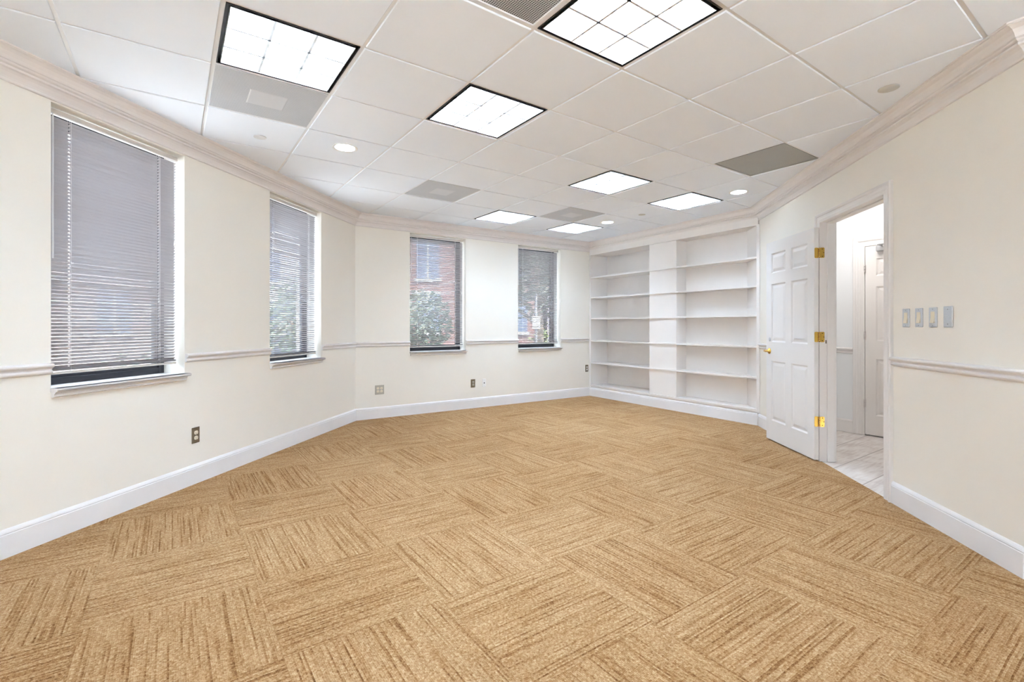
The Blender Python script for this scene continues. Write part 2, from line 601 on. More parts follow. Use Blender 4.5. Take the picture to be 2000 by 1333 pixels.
wall('wall_side', FE, 'cream side wall behind the camera', 0, FE.L, kFE, kEZ)
ADDED_RW = [(1.0, 2.1), (4.6, 5.7)]  # rear openings added to let extra daylight into the room
wall('wall_rear', FZ, 'cream rear wall behind the camera', 0, FZ.L, kEZ, kZQ, [(a, c, .95, WIN['z1']) for a, c in ADDED_RW])
wall('wall_corner', FQ, 'short cream wall behind the camera', 0, FQ.L, kZQ, kQL)

# ------------------------------------------------------------------ floor and ceiling, both on the room's tile grid
GO = (-.4086 * .6096, 4.5545 * .6096)
GH = .6155
FG = Frame(GO, GH)
T = .6096
inv = FG.m.inverted()
def to_grid(p):
    q = inv @ Vector((p[0], p[1], 0))
    return (q.x, q.y)
ROOM = [P_LA, P_LB, P_BS, P_SR, P_R2, P_R3, P_R4, P_RR]
b = MB()
poly = []
frs = [FL, FB, FS, FR, FF, FE, FZ, FQ]
for i, p in enumerate(ROOM):
    # move each corner out to the wall faces
    fr = frs[i]
    k = [kQL, kLB, kBS, kSR, kRF, kFE, kEZ, kZQ][i]
    d = WY + .001
    q = fr.w(-k * d, d)
    poly.append(to_grid(q))
n = len(poly)
b.add([(x, y, 0) for x, y in poly] + [(x, y, -.06) for x, y in poly],
      [tuple(range(n)), tuple(range(n, 2 * n))[::-1]] + [(i, (i + 1) % n, n + (i + 1) % n, n + i) for i in range(n)])
tag(b.build('floor', 'carpet', fr=FG), 'tan striped carpet tiles covering the whole room floor', 'floor', kind='structure')

LIGHTS = {(-2, 0): 'square louvered ceiling light with black edge near the largest window, beside a grey perforated panel',
          (0, 0): 'square louvered ceiling light in mid ceiling with white tiles on every side',
          (0, -2): 'largest, brightest louvered ceiling light, cut off by the top edge of the photo',
          (3, 1): 'louvered ceiling light one tile away from the plain dark grey return grille',
          (5, 1): 'louvered ceiling light above the right bay of the bookcase, next to a downlight',
          (3, 4): 'louvered ceiling light over the window nearest the wall corner of the back wall',
          (5, 4): 'farthest louvered ceiling light, over the window beside the bookcase'}
HIDDEN = []
VENTS = {(-2, 1): 'grey perforated air diffuser with centre plate, bordering the black-edged light near the largest window',
         (1, 3): 'pale perforated air diffuser with a bright sheen, halfway along the window side of the ceiling',
         (4, 3): 'small far perforated air diffuser with centre plate, between the two farthest ceiling lights'}
RETURNS = {(-1, -2): ('dark perforated return grille cut off by the top edge, touching the brightest ceiling light', 'return2'),
           (4, -1): ('plain dark grey return grille in the ceiling near the doorway crown', 'return')}
SPECIAL = set(LIGHTS) | set(HIDDEN) | set(VENTS) | set(RETURNS)

def inside(p, poly, m=.0):
    x, y = p
    c = False
    for i in range(len(poly)):
        (x1, y1), (x2, y2) = poly[i], poly[i - 1]
        if (y1 > y) != (y2 > y) and x < (x2 - x1) * (y - y1) / (y2 - y1) + x1:
            c = not c
        if m:
            dx, dy = x2 - x1, y2 - y1
            t = max(0, min(1, ((x - x1) * dx + (y - y1) * dy) / (dx * dx + dy * dy)))
            if math.hypot(x - x1 - t * dx, y - y1 - t * dy) < m:
                return True
    return c
cells = []
for i in range(-9, 9):
    for j in range(-10, 9):
        if inside(((i + .5) * T, (j + .5) * T), poly, .42):
            cells.append((i, j))
def clip(pl, keep):
    out = []
    for a in range(len(pl)):
        p, q = pl[a], pl[(a + 1) % len(pl)]
        dp, dq = keep(p), keep(q)
        if dp >= 0: out.append(p)
        if (dp >= 0) != (dq >= 0):
            t = dp / (dp - dq)
            out.append((p[0] + t * (q[0] - p[0]), p[1] + t * (q[1] - p[1])))
    return out
b = MB(); gb = MB()
e = .0085
for (i, j) in cells:
    x0, y0 = i * T, j * T
    if (i, j) not in SPECIAL:
        c = .003
        x1, y1 = x0 + T - e, y0 + T - e
        xa, ya = x0 + e, y0 + e
        v = [(xa + c, ya + c, CEIL), (x1 - c, ya + c, CEIL), (x1 - c, y1 - c, CEIL), (xa + c, y1 - c, CEIL),
             (xa, ya, CEIL + c), (x1, ya, CEIL + c), (x1, y1, CEIL + c), (xa, y1, CEIL + c),
             (xa, ya, CEIL + .014), (x1, ya, CEIL + .014), (x1, y1, CEIL + .014), (xa, y1, CEIL + .014)]
        f = [(3, 2, 1, 0), (8, 9, 10, 11)]
        for a in range(4):
            a2 = (a + 1) % 4
            f += [(a, a2, 4 + a2, 4 + a), (4 + a, 4 + a2, 8 + a2, 8 + a)]
        b.add(v, f)
w = .012
hx = {(i, j + k) for i, j in cells for k in (0, 1)}
hy = {(i + k, j) for i, j in cells for k in (0, 1)}
nodes = {(i + k, j) for i, j in hx for k in (0, 1)}
for i, j in hx:
    gb.box(i * T + w, (i + 1) * T - w, j * T - w, j * T + w, CEIL + .0075, CEIL + .02)
for i, j in hy:
    gb.box(i * T - w, i * T + w, j * T + w, (j + 1) * T - w, CEIL + .0075, CEIL + .02)
for i, j in nodes:
    gb.box(i * T - w, i * T + w, j * T - w, j * T + w, CEIL + .0075, CEIL + .02)
ce = b.build('ceiling', 'tile', fr=FG)
tag(ce, 'white suspended ceiling of square tiles', 'ceiling', kind='structure')
gb.build('ceiling_grid', 'tbar', ce)
# slab over the tiles
b = MB()
n = len(poly)
cx, cy = sum(p[0] for p in poly) / n, sum(p[1] for p in poly) / n
big = [(cx + (x - cx) * 1.09, cy + (y - cy) * 1.09) for x, y in poly]
b.add([(x, y, CEIL + .25) for x, y in big] + [(x, y, CEIL + .33) for x, y in big],
      [tuple(range(n))[::-1], tuple(range(n, 2 * n))] + [(i, (i + 1) % n, n + (i + 1) % n, n + i) for i in range(n)])
tag(b.build('ceiling_slab', 'concrete', fr=FG), 'concrete slab above the suspended ceiling', 'ceiling', kind='structure')

# ------------------------------------------------------------------ ceiling fixtures
def make_light():
    o = empty('ceiling_light', FG, (0, 0, CEIL))
    OFF[o.name] = (0, 0, 0)
    h = T / 2
    def ring(b, ro, ri, z0, z1):
        b.box(-ro, ro, -ro, -ri, z0, z1); b.box(-ro, ro, ri, ro, z0, z1)
        b.box(-ro, -ri, -ri, ri, z0, z1); b.box(ri, ro, -ri, ri, z0, z1)
    f = MB()
    ring(f, h - .0125, h - .018, .004, .12)
    ring(f, h - .0125, h - .030, .030, .034)
    f.build('frame', 'black', o)
    hs = MB()
    r = h - .030
    hs.box(-r, r, -r, r, .135, .15)
    ring(hs, r, r - .004, .0725, .135)
    hs.build('reflector', 'reflector', o)
    lv = MB()
    ring(lv, r, r - .004, .002, .072)
    def blade(b, c, axis):
        # parabolic blade: thin at the bottom edge, wide at the top
        pr = [(-.0060, .003), (.0060, .003), (.0062, .012), (.0070, .03), (.010, .058), (.016, .072), (-.016, .072), (-.010, .058), (-.0070, .03), (-.0062, .012)]
        if axis == 'x':
            b.profile_x([(c + y, z) for y, z in pr], -r + .004, r - .004)
        else:
            o_ = len(b.v)
            b.profile_x([(y, z) for y, z in pr], -r + .004, r - .004)
            for q in range(o_, len(b.v)):
                x, y, z = b.v[q]
                b.v[q] = (c - y, x, z)
    for c in (-r / 3, r / 3):
        blade(lv, c, 'x'); blade(lv, c, 'y')
    lv.build('louver', 'louver', o)
    for c in (-2 * r / 3, 0, 2 * r / 3):
        t = MB()
        t.tube([(-r + .02, c, .105), (r - .02, c, .105)], .014, 10)
        t.build('lamp_tube', 'tube', o)
    return o
proto = make_light()
def cell_m(i, j):
    return FG.m @ Matrix.Translation(((i + .5) * T, (j + .5) * T, CEIL))
first = True
for ij, lab in list(LIGHTS.items()) + [(q, 'louvered ceiling light behind the camera') for q in HIDDEN]:
    if first:
        o = proto
        o.matrix_world = cell_m(*ij)
        first = False
    else:
        o = copy_tree(proto, cell_m(*ij))
    tag(o, lab, 'ceiling light', 'square ceiling lights')

def make_vent():
    o = empty('air_diffuser', FG, (0, 0, CEIL))
    OFF[o.name] = (0, 0, 0)
    h = T / 2 - .0125
    b = MB()
    b.bbox(-h, h, -h, h, .003, .012, .002)
    b.build('perforated_panel', 'vent', o)
    c = MB()
    q = .098
    c.add([(-q, -q, 0), (q, -q, 0), (q, q, 0), (-q, q, 0), (-q - .01, -q - .01, .004), (q + .01, -q - .01, .004), (q + .01, q + .01, .004), (-q - .01, q + .01, .004)],
          [(3, 2, 1, 0), (0, 1, 5, 4), (1, 2, 6, 5), (2, 3, 7, 6), (3, 0, 4, 7), (4, 5, 6, 7)])
    c.build('centre_plate', 'plaque', o)
    return o
pv = make_vent()
for n_, (ij, lab) in enumerate(VENTS.items()):
    o = pv if n_ == 0 else copy_tree(pv, cell_m(*ij))
    if n_ == 0: o.matrix_world = cell_m(*ij)
    tag(o, lab, 'air vent', 'perforated air diffusers')
for ij, (lab, m_) in RETURNS.items():
    o = empty('return_grille', FG, ((ij[0] + .5) * T, (ij[1] + .5) * T, CEIL), lab, 'air vent', 'return grilles')
    OFF[o.name] = (0, 0, 0)
    h = T / 2 - .0125
    MB().box(-h + .006, h - .006, -h + .006, h - .006, .010, .014).build('perforated_panel', m_, o)
    r_ = MB()
    for (a, c, d, e_) in ((-h, h, -h, -h + .007), (-h, h, h - .007, h), (-h, -h + .007, -h + .007, h - .007), (h - .007, h, -h + .007, h - .007)):
        r_.box(a, c, d, e_, .004, .014)
    r_.build('frame', 'tbar' if ij[0] < 0 else m_, o)

def make_down():
    o = empty('downlight', FG, (0, 0, CEIL))
    OFF[o.name] = (0, 0, 0)
    b = MB()
    b.lathe([(.074, -.001), (.092, -.004), (.096, -.002), (.096, .0002), (.074, .0002)], n=40)
    b.build('trim_ring', 'white', o)
    c = MB()
    c.lathe([(.0735, -.0022), (.074, -.003), (.0745, -.0022)], n=40)
    c.build('reflector', 'louver', o)
    d = MB()
    d.lathe([(1e-4, -.0015), (.0735, -.0015)], n=40)
    d.build('lamp_lens', 'bulb', o)
    return o
pd_ = make_down()
for n_, (i, j, lab) in enumerate([(-.47, 2.36, 'nearest round recessed downlight, high up over the second window'),
                                  (5.66, .55, 'round recessed downlight near the crown above the open door'),
                                  (5.61, 3.55, 'farthest round recessed downlight, over the left bay of the bookcase')]):
    mw = FG.m @ Matrix.Translation((i * T, j * T, CEIL))
    o = pd_ if n_ == 0 else copy_tree(pd_, mw)
    if n_ == 0: o.matrix_world = mw
    tag(o, lab, 'downlight', 'round recessed downlights')
for n_, (i, j, r, m_, lab) in enumerate([(-1.42, 2.59, .043, 'capw', 'white round cover plate on the ceiling next to the grey perforated diffuser'),
                                     (3.36, -2.26, .052, 'cap', 'beige round cover plate on the ceiling near the right-hand crown'),
                                     (5.62, 2.60, .043, 'cap', 'tiny round cover plate on the far ceiling between two downlights')]):
    b = MB()
    b.lathe([(1e-4, -.006), (r - .002, -.006), (r, -.005), (r, -.002), (r * .8, -.001), (r * .8, .0)], n=32)
    o = b.build('sprinkler_cover', m_)
    o.matrix_world = FG.m @ Matrix.Translation((i * T, j * T, CEIL))
    tag(o, lab, 'cover plate', 'round ceiling cover plates')

# ------------------------------------------------------------------ mouldings
CR = [(0, 0), (.012, 0), (.015, .004), (.015, .012), (.008, .016), (.012, .026), (.022, .044), (.034, .055), (.046, .059), (.046, .070), (.040, .073),
      (.054, .078), (.058, .084), (.054, .088), (.062, .092), (.068, .108), (.080, .125), (.096, .135), (.108, .138), (.108, .141), (.114, .142), (.114, .150), (0, .150)]
BB = [(0, 0), (WY, 0), (WY, .116), (.013, .119), (.013, .122), (.015, .125), (.012, .133), (.007, .141), (.003, .145), (0, .145)]
RL = [(0, 0), (.004, 0), (.008, .003), (.015, .008), (.018, .015), (.016, .022), (.010, .026), (.010, .030), (.014, .035), (.022, .040), (.029, .045), (.031, .052), (.028, .058), (.020, .062), (0, .064)]
NOSE = .0
def mould(name, fr, prof, z, x0, x1, k0, k1, label, cat, m=None, parent=None, y=WY):
    b = MB()
    pr = [(y - d, z + h) for d, h in prof]
    b.profile_x(pr, x0, x1, k0, k1)
    o = b.build(name, m or ('crown' if prof is CR else 'trim'), parent, fr)
    if not parent:
        tag(o, label, cat, kind='structure')
    return o
ZC = CEIL - .150
mould('trim_1', FL, CR, ZC, 0, FL.L, kQL, kLB, 'crown moulding over the two nearest windows', 'crown moulding')
mould('trim_2', FB, CR, ZC, 0, FB.L, kLB, kBS, 'crown moulding over the two far windows', 'crown moulding')
mould('trim_3', FS, CR, ZC, 0, FS.L, kBS, kSR, 'crown moulding over the bookcase', 'crown moulding')
mould('trim_4', FR, CR, ZC, 0, FR.L, kSR, kRF, 'crown moulding over the doorway wall', 'crown moulding')
mould('trim_5', FF, CR, ZC, 0, FF.L, kRF, kFE, 'crown moulding turning the corner at the top right of the photo', 'crown moulding')
ZR = .915
RAILS = [(FL, 0, W1[0] - .002, 0, 0, 'chair rail left of the largest window'),
         (FL, W1[1] + .004, W2[0] - .002, 0, 0, 'chair rail between the two nearest windows'),
         (FL, W2[1] + .006, FL.L, 0, kLB, 'short chair rail between the second window and the wall corner'),
         (FB, 0, W3[0] - .002, kLB, 0, 'chair rail left of the third window, at the wall corner'),
         (FB, W3[1] + .004, W4[0] - .002, 0, 0, 'chair rail between the two far windows'),
         (FB, W4[1] + .004, FB.L - .004, 0, 0, 'short chair rail between the farthest window and the bookcase'),
         (FR, .02, 1.425, 0, 0, 'chair rail stub hidden behind the open door'),
         (FR, 2.513, FR.L, 0, kRF, 'chair rail below the light switches'),
         (FF, 0, FF.L, kRF, kFE, 'chair rail on the wall strip at the right edge of the photo')]
for q, (fr, a, c, ka, kc, lab) in enumerate(RAILS):
    mould('trim_%d' % (6 + q), fr, RL, ZR, a, c, ka, kc, lab, 'chair rail')
mould('baseboard_left', FL, BB, 0, 0, FL.L, kQL, kLB, 'tall white baseboard under the two nearest windows', 'baseboard', 'base')
mould('baseboard_back', FB, BB, 0, 0, FB.L, kLB, kBS, 'white baseboard under the two far windows', 'baseboard', 'base')
mould('baseboard_bookcase', FS, [(d + .0, h) for d, h in BB], 0, 0, FS.L, kBS, kSR, 'white baseboard along the foot of the bookcase', 'baseboard', 'base')
mould('baseboard_right', FR, BB, 0, 0, 1.43, kSR, 0, 'short baseboard piece behind the open door', 'baseboard', 'base')
mould('baseboard_door', FR, BB, 0, 2.508, FR.L, 0, kRF, 'white baseboard right of the doorway', 'baseboard', 'base')
mould('baseboard_flare', FF, BB, 0, 0, FF.L, kRF, kFE, 'white baseboard on the wall strip at the right edge', 'baseboard', 'base')

# ------------------------------------------------------------------ windows and blinds
def window(idx, fr, x0, x1, label, zs=None, pane='glass'):
    zs = zs or WIN['z0']
    z0, z1 = zs + .016, WIN['z1']
    o = empty('window_%d' % idx, fr, ((x0 + x1) / 2, .2, z0), label, 'window', kind='structure')
    f = MB()
    ya, yb, w = .188, .245, .042
    def fr_ring(b, a, c, za, zc, y0, y1, w, wb=None):
        wb = wb or w
        b.bbox(a, a + w, y0, y1, za, zc); b.bbox(c - w, c, y0, y1, za, zc)
        b.bbox(a + w - .002, c - w + .002, y0, y1, za, za + wb); b.bbox(a + w - .002, c - w + .002, y0, y1, zc - w, zc)
    fr_ring(f, x0, x1, z0 - .01, z1, ya, yb, w, .050)
    fr_ring(f, x0 + w - .004, x1 - w + .004, z0 + .036, z1 - w + .004, ya + .014, yb - .01, .030, .034)
    f.build('window_frame', 'frame', o)
    g = MB().box(x0 + .06, x1 - .06, .214, .220, z0 + .06, z1 - .06)
    g.build('pane', pane, o)
    s = MB()
    zt = zs + .016
    nose = [(.190, zt - .020), (.190, zt), (-.024, zt), (-.031, zt - .003), (-.034, zt - .010), (-.031, zt - .017), (-.024, zt - .020), (WY, zt - .020)]
    s.profile_x(nose, x0 + .0005, x1 - .0005)
    # horns and apron in front of the wall face
    s.profile_x([(WY - .0005, zt - .020), (WY - .0005, zt), (-.024, zt), (-.031, zt - .003), (-.034, zt - .010), (-.031, zt - .017), (-.024, zt - .020)], x0 - .004, x1 + .012)
    ap = [(WY - .0005, zt - .020), (-.014, zt - .020), (-.012, zt - .026), (-.004, zt - .034), (-.003, zt - .040), (-.007, zt - .043), (-.006, zt - .048), (.004, zt - .052), (WY - .0005, zt - .052)]
    s.profile_x(ap, x0 + .002, x1 + .001)
    s.build('window_sill', 'trim', o)
    return o
window(1, FL, *W1, 'largest window, nearest on the left, with black frame behind a grey blind')
window(2, FL, *W2, 'second window from the left, on the same wall as the largest one')
window(3, FB, *W3, 'third window from the left, facing a brick building')
window(4, FB, *W4, 'farthest window, beside the bookcase, facing a dark tree')

for q, (a, c) in enumerate(ADDED_RW):
    window(5 + q, FZ, a, c, 'added unseen window in the rear wall, letting in more daylight', .95, 'glass2')

def blind(fr, x0, x1, zb, tilt, label, first, seed):
    rnd = random.Random(seed)
    yc = .082
    a, c = x0 + .010, x1 - .016
    zt = WIN['z1'] - .012
    o = empty('window_blind', fr, ((x0 + x1) / 2, yc, zb), label, 'blind', 'window blinds')
    h = MB()
    h.bbox(a - .004, c + .006, yc - .020, yc + .018, zt - .026, zt, .002)
    h.build('headrail', 'rail', o)
    l = MB()
    l.bbox(a - .002, c + .002, yc - .024, yc - .014, zt - .034, zt - .0265, .002)
    l.build('headrail_lip', 'lip', o)
    s = MB()
    w, pitch, ht = .0254, .0205, .0055
    holes = [a + .135, c - .135] if first else [a + .12, c - .12]
    z = zt - .052
    zs = []
    while z > zb + .030:
        zs.append(z); z -= pitch
    # a few spare slats lie packed on the bottom rail
    packed = [zb + .012 + .0028 * q for q in range(5)]
    ct, st = math.cos(tilt), math.sin(tilt)
    def prof(u0, u1, n, zc, t, sag):
        up = []
        lo = []
        cc, ss = math.cos(t), math.sin(t)
        for q in range(n + 1):
            u = u0 + (u1 - u0) * q / n
            hh = .0022 * (1 - (2 * u / w) ** 2)
            # u<0 is the room side; positive tilt lifts it
            yy = u * cc + hh * ss
            zz = -u * ss + hh * cc
            up.append((yc + yy, zc + zz + .0003))
            lo.append((yc + yy, zc + zz - .0003))
        return up + lo[::-1]
    for zc in zs:
        t = tilt + rnd.uniform(-.05, .05)
        zc += rnd.uniform(-.0008, .0008)
        segs = [a] + [q for hx in holes for q in (hx - .006, hx + .006)] + [c]
        for q in range(0, len(segs), 2):
            s.profile_x(prof(-w / 2, w / 2, 4, zc, t, 0), segs[q], segs[q + 1])
        for hx in holes:
            s.profile_x(prof(-w / 2, -.0035, 1, zc, t, 0), hx - .006, hx + .006)
            s.profile_x(prof(.0035, w / 2, 1, zc, t, 0), hx - .006, hx + .006)
    for zc in packed:
        s.profile_x(prof(-w / 2, w / 2, 4, zc, .03, 0), a, c)
    so = s.build('slats', 'slat', o, fix=False)
    br = MB()
    br.bbox(a - .001, c + .001, yc - .012, yc + .012, zb - .008, zb + .006, .003)
    br.build('bottom_rail', 'rail', o)
    for hx in holes:
        cdm = MB()
        for yy in (yc - .0135, yc + .0135):
            cdm.tube([(hx, yy, zt - .03), (hx, yy, zb + .004)], .0008, 5)
        cdm.tube([(hx + .002, yc, zt - .03), (hx + .002, yc, zb + .004)], .0009, 5)
        for zc in zs:
            cdm.tube([(hx, yc - .0135, zc - .0035), (hx, yc + .0135, zc - .0035)], .0005, 4)
        cdm.build('ladder_cord', 'cord', o)
    wd = MB()
    wx = a + .026
    wl = .80 if first else .55
    wd.tube([(wx, yc - .028, zt - .028), (wx, yc - .030, zt - .05), (wx, yc - .030, zt - .05 - wl)], .0042, 8)
    wd.build('tilt_wand', 'clear', o)
    lc = MB()
    px = c - .028
    zz = zt - .62 if first else zt - .75
    lc.tube([(px - .002, yc - .022, zt - .03), (px, yc - .026, zz + .15), (px, yc - .026, zz)], .0010, 5)
    lc.tube([(px + .004, yc - .022, zt - .03), (px + .001, yc - .026, zz + .15), (px + .001, yc - .026, zz)], .0010, 5)
    lc.lathe([(.0015, .03), (.004, .024), (.006, .006), (.005, 0), (.001, 0)], (px, yc - .026, zz - .03), 10)
    lc.build('lift_cord', 'cord', o)
    return o
blind(FL, *W1, .915, .76, 'large grey mini blind in the nearest window, nearly closed', True, 1)
blind(FL, *W2, .887, .54, 'narrow white-striped mini blind in the second window on the left wall', False, 2)
blind(FB, *W3, .900, .54, 'mini blind in the window with a pinkish brick building outside', False, 3)
blind(FB, *W4, .906, .54, 'dark-looking mini blind in the window beside the bookcase', False, 4)

# ------------------------------------------------------------------ built-in bookcase
LX = FS.L
bk = empty('bookcase', FS, (LX / 2, .1, .15), 'white built-in bookcase with five long shelves and a central column', 'bookcase')
DL, DR = .384, .235
CX0, CX1 = 1.270, 1.7526
xr = LX - .012
kr = math.tan(FS.h - FR.h)        # right side runs along the doorway wall, so it is splayed
def sx(y):
    return xr - y * abs(math.sin(.8416) / math.cos(.8416)) * 1.0
b = MB()
b.box(.012, .030, 0, DL, .166, 2.392)
b.build('side_panel', 'shelf', bk)
b = MB()
b.profile_z([(sx(0), 0), (xr, 0.0), (xr, .02), (sx(DR) + .02, DR), (sx(DR), DR)], .166, 2.392)
b.build('side_panel', 'shelf', bk)
b = MB(); b.box(.030, CX0, DL, DL + .012, .166, 2.392)
b.build('back_panel', 'shelf', bk)
b = MB(); b.box(CX1, xr, DR, DR + .012, .166, 2.392)
b.build('back_panel', 'shelf', bk)
b = MB()
b.bbox(CX0, CX1, .024, DL + .012, .190, 2.392, .002)
b.build('column', 'shelf', bk)
ZS = [.569, .9415, 1.314, 1.666, 2.008]
def board(z1, t, y0=0):
    q = MB()
    q.profile_z([(.030, y0), (sx(y0) - .001, y0), (sx(DR) - .001, DR), (CX1, DR), (CX1, .024), (CX0, .024), (CX0, DL), (.030, DL)], z1 - t, z1)
    return q
for z in ZS:
    board(z, .019, .001).build('shelf', 'shelf', bk)
q = MB()
q.profile_z([(.012, .0), (xr, .0), (sx(DR), DR), (CX1, DR), (CX1, DL), (.012, DL)], .166, .190)
q.build('bottom_deck', 'shelf', bk)
q = MB()
q.profile_z([(.030, .001), (sx(.001), .001), (sx(DR), DR), (CX1, DR), (CX1, DL), (.030, DL)], 2.380, 2.392)
q.build('top_panel', 'shelf', bk)
q = MB()
q.box(.0, .014, -.004, .012, .15, 2.39)
q.build('face_stile', 'shelf', bk)
q = MB()
q.box(LX - .016, LX + .021, -.004, .012, .15, 2.39)
q.build('face_stile', 'shelf', bk)
# toe board behind the baseboard
b = MB(); b.box(.012, LX - .012, .017, .04, .0, .166)
b.build('toe_board', 'shelf', bk)

# ------------------------------------------------------------------ doorway and open door
d1 = empty('door_1', FR, (1.98, .05, 0), 'white six-panel door standing open against the wall, with its white frame', 'door', kind='structure')
x0, x1, zt = DOOR[0], DOOR[1], DOOR[3]
YJ = .122
b = MB()
b.box(x0 - .02, x0, -.001, YJ, 0, zt + .02)
b.box(x1, x1 + .02, -.001, YJ, 0, zt + .02)
b.box(x0, x1, -.001, YJ, zt, zt + .02)
st = .057
b.bbox(x0 - .001, x0 + .012, st, YJ - .006, 0, zt - .001)
b.bbox(x1 - .012, x1 + .001, st, YJ - .006, 0, zt - .001)
b.bbox(x0 + .012, x1 - .012, st, YJ - .006, zt - .012, zt + .001)
b.build('door_jamb', 'trim', d1)
CAS = [(0, 0), (0, .012), (.006, .017), (.016, .018), (.030, .015), (.044, .016), (.050, .022), (.064, .026), (.070, .024), (.072, .018), (.072, 0)]
def casing(b, x0, x1, zt, y, r=.005, sgn=-1, w=.072, floor=0):
    """door casing of profile CAS (across, thick), mitred at the head; y is the wall face, sgn the side it stands on"""
    def P(u, th, side, z):   # u: distance outward from the opening edge
        x = x0 - r - u if side == 0 else x1 + r + u
        return (x, y + sgn * th, z)
    n = len(CAS)
    zz = zt + r
    for side in (0, 1):
        vs = [P(u, t, side, floor) for u, t in CAS] + [P(u, t, side, zz + u) for u, t in CAS]
        b.add(vs, [(i, (i + 1) % n, n + (i + 1) % n, n + i) for i in range(n)] + [tuple(range(n)), tuple(range(n, 2 * n))])
    vs = [P(u, t, 0, zz + u) for u, t in CAS] + [P(u, t, 1, zz + u) for u, t in CAS]
    b.add(vs, [(i, (i + 1) % n, n + (i + 1) % n, n + i) for i in range(n)] + [tuple(range(n)), tuple(range(n, 2 * n))])
b = MB()
casing(b, x0, x1, zt, WY)
b.build('door_casing', 'trim', d1)
b = MB()
casing(b, x0, x1, zt, .122, sgn=1)
b.build('door_casing', 'trim', d1)

def six_panel(b, wd, h0, h1, y0, y1, cols, rows):
    """door slab in local x (0..wd), z (h0..h1), faces at y0 (seen) and y1, raised panels on both faces"""
    xs = sorted({0, wd} | {q for c in cols for q in c})
    zs = sorted({h0, h1} | {q for r in rows for q in r})
    for (yf, sg) in ((y0, 1), (y1, -1)):
        for i in range(len(xs) - 1):
            for j in range(len(zs) - 1):
                a, c, e_, f = xs[i], xs[i + 1], zs[j], zs[j + 1]
                if (a, c) in cols and (e_, f) in rows:
                    rings = [(0, 0), (.004, .004), (.011, .0105), (.016, .0115), (.021, .0105), (.044, .003), (.047, .0025)]
                    vs = []
                    for ins, dp in rings:
                        vs += [(a + ins, yf + sg * dp, e_ + ins), (c - ins, yf + sg * dp, e_ + ins), (c - ins, yf + sg * dp, f - ins), (a + ins, yf + sg * dp, f - ins)]
                    fs = []
                    for r in range(len(rings) - 1):
                        for k in range(4):
                            k2 = (k + 1) % 4
                            fs.append((r * 4 + k, r * 4 + k2, r * 4 + 4 + k2, r * 4 + 4 + k))
                    m_ = (len(rings) - 1) * 4
                    fs.append((m_, m_ + 1, m_ + 2, m_ + 3))
                    if sg < 0: fs = [q[::-1] for q in fs]
                    b.add(vs, fs)
                else:
                    q = [(a, yf, e_), (c, yf, e_), (c, yf, f), (a, yf, f)]
                    b.add(q, [(0, 1, 2, 3) if sg > 0 else (3, 2, 1, 0)])
    for q in (((0, y0, h0), (0, y1, h0), (0, y1, h1), (0, y0, h1)), ((wd, y0, h0), (wd, y0, h1), (wd, y1, h1), (wd, y1, h0)),
              ((0, y0, h1), (0, y1, h1), (wd, y1, h1), (wd, y0, h1)), ((0, y0, h0), (wd, y0, h0), (wd, y1, h0), (0, y1, h0))):
        b.add(q, [(0, 1, 2, 3)])
LEAF_A = Vector((2.6719, 5.0536, 0))
LEAF_B = Vector((2.6445, 4.2110, 0))
FD = between(LEAF_A, LEAF_B)
LW = FD.L
def to_d1(b, fr):
    """vertices given in frame fr -> frame FR"""
    mm = FR.m.inverted() @ fr.m
    b.v = [tuple(mm @ Vector(v)) for v in b.v]
    return b
b = MB()
COLS = [(.100, .372), (.472, .742)]
ROWS = [(.215, .825), (1.020, 1.612), (1.722, 1.925)]
six_panel(b, LW, .012, 2.045, 0, .038, COLS, ROWS)
leaf = to_d1(b, FD).build('door_leaf', 'door', d1, fix=False)
# hinges
for zc in (1.823, 1.087, .347):
    b = MB()
    hh = .045
    def plate(b, xa, xb, ya, yb, za, zb, rr, fixed):
        pts = []
        # plate in y,z with rounded corners on the far side
        for (cy_, cz_, t0) in ((yb - rr, zb - rr, 0), (ya + rr, zb - rr, 90), (ya + rr, za + rr, 180), (yb - rr, za + rr, 270)):
            for q in range(5):
                t = math.radians(t0 + 90 * q / 4)
                pts.append((cy_ + rr * math.cos(t), cz_ + rr * math.sin(t)))
        n = len(pts)
        vs = [(xa, y, z) for y, z in pts] + [(xb, y, z) for y, z in pts]
        b.add(vs, [(i, (i + 1) % n, n + (i + 1) % n, n + i) for i in range(n)] + [tuple(range(n))[::-1], tuple(range(n, 2 * n))])
    # leaf fixed to the edge of the open door
    plate(b, LW - .001, LW + .0018, .002, .036, zc - hh, zc + hh, .009, True)
    to_d1(b, FD)
    # leaf fixed to the jamb
    plate(b, x0 - .001, x0 + .0018, .004, .038, zc - hh, zc + hh, .009, True)
    for q in range(5):
        b.lathe([(.0055, -.0082), (.0062, -.0075), (.0062, .0075), (.0055, .0082)], (x0 + .001, -.002, zc - .036 + q * .018), 12)
    hg = b.build('hinge', 'brass', d1)
    for (yy, zz) in ((.012, -.032), (.028, 0), (.012, .032)):
        MB().lathe([(.0038, .0), (.0038, .0012), (1e-4, .0014)], (x0 + .0018, .021 + (yy - .012) * .7, zc + zz), 10, 'x').build('screw', 'screw', hg)
    tag(hg, 'brass hinge')
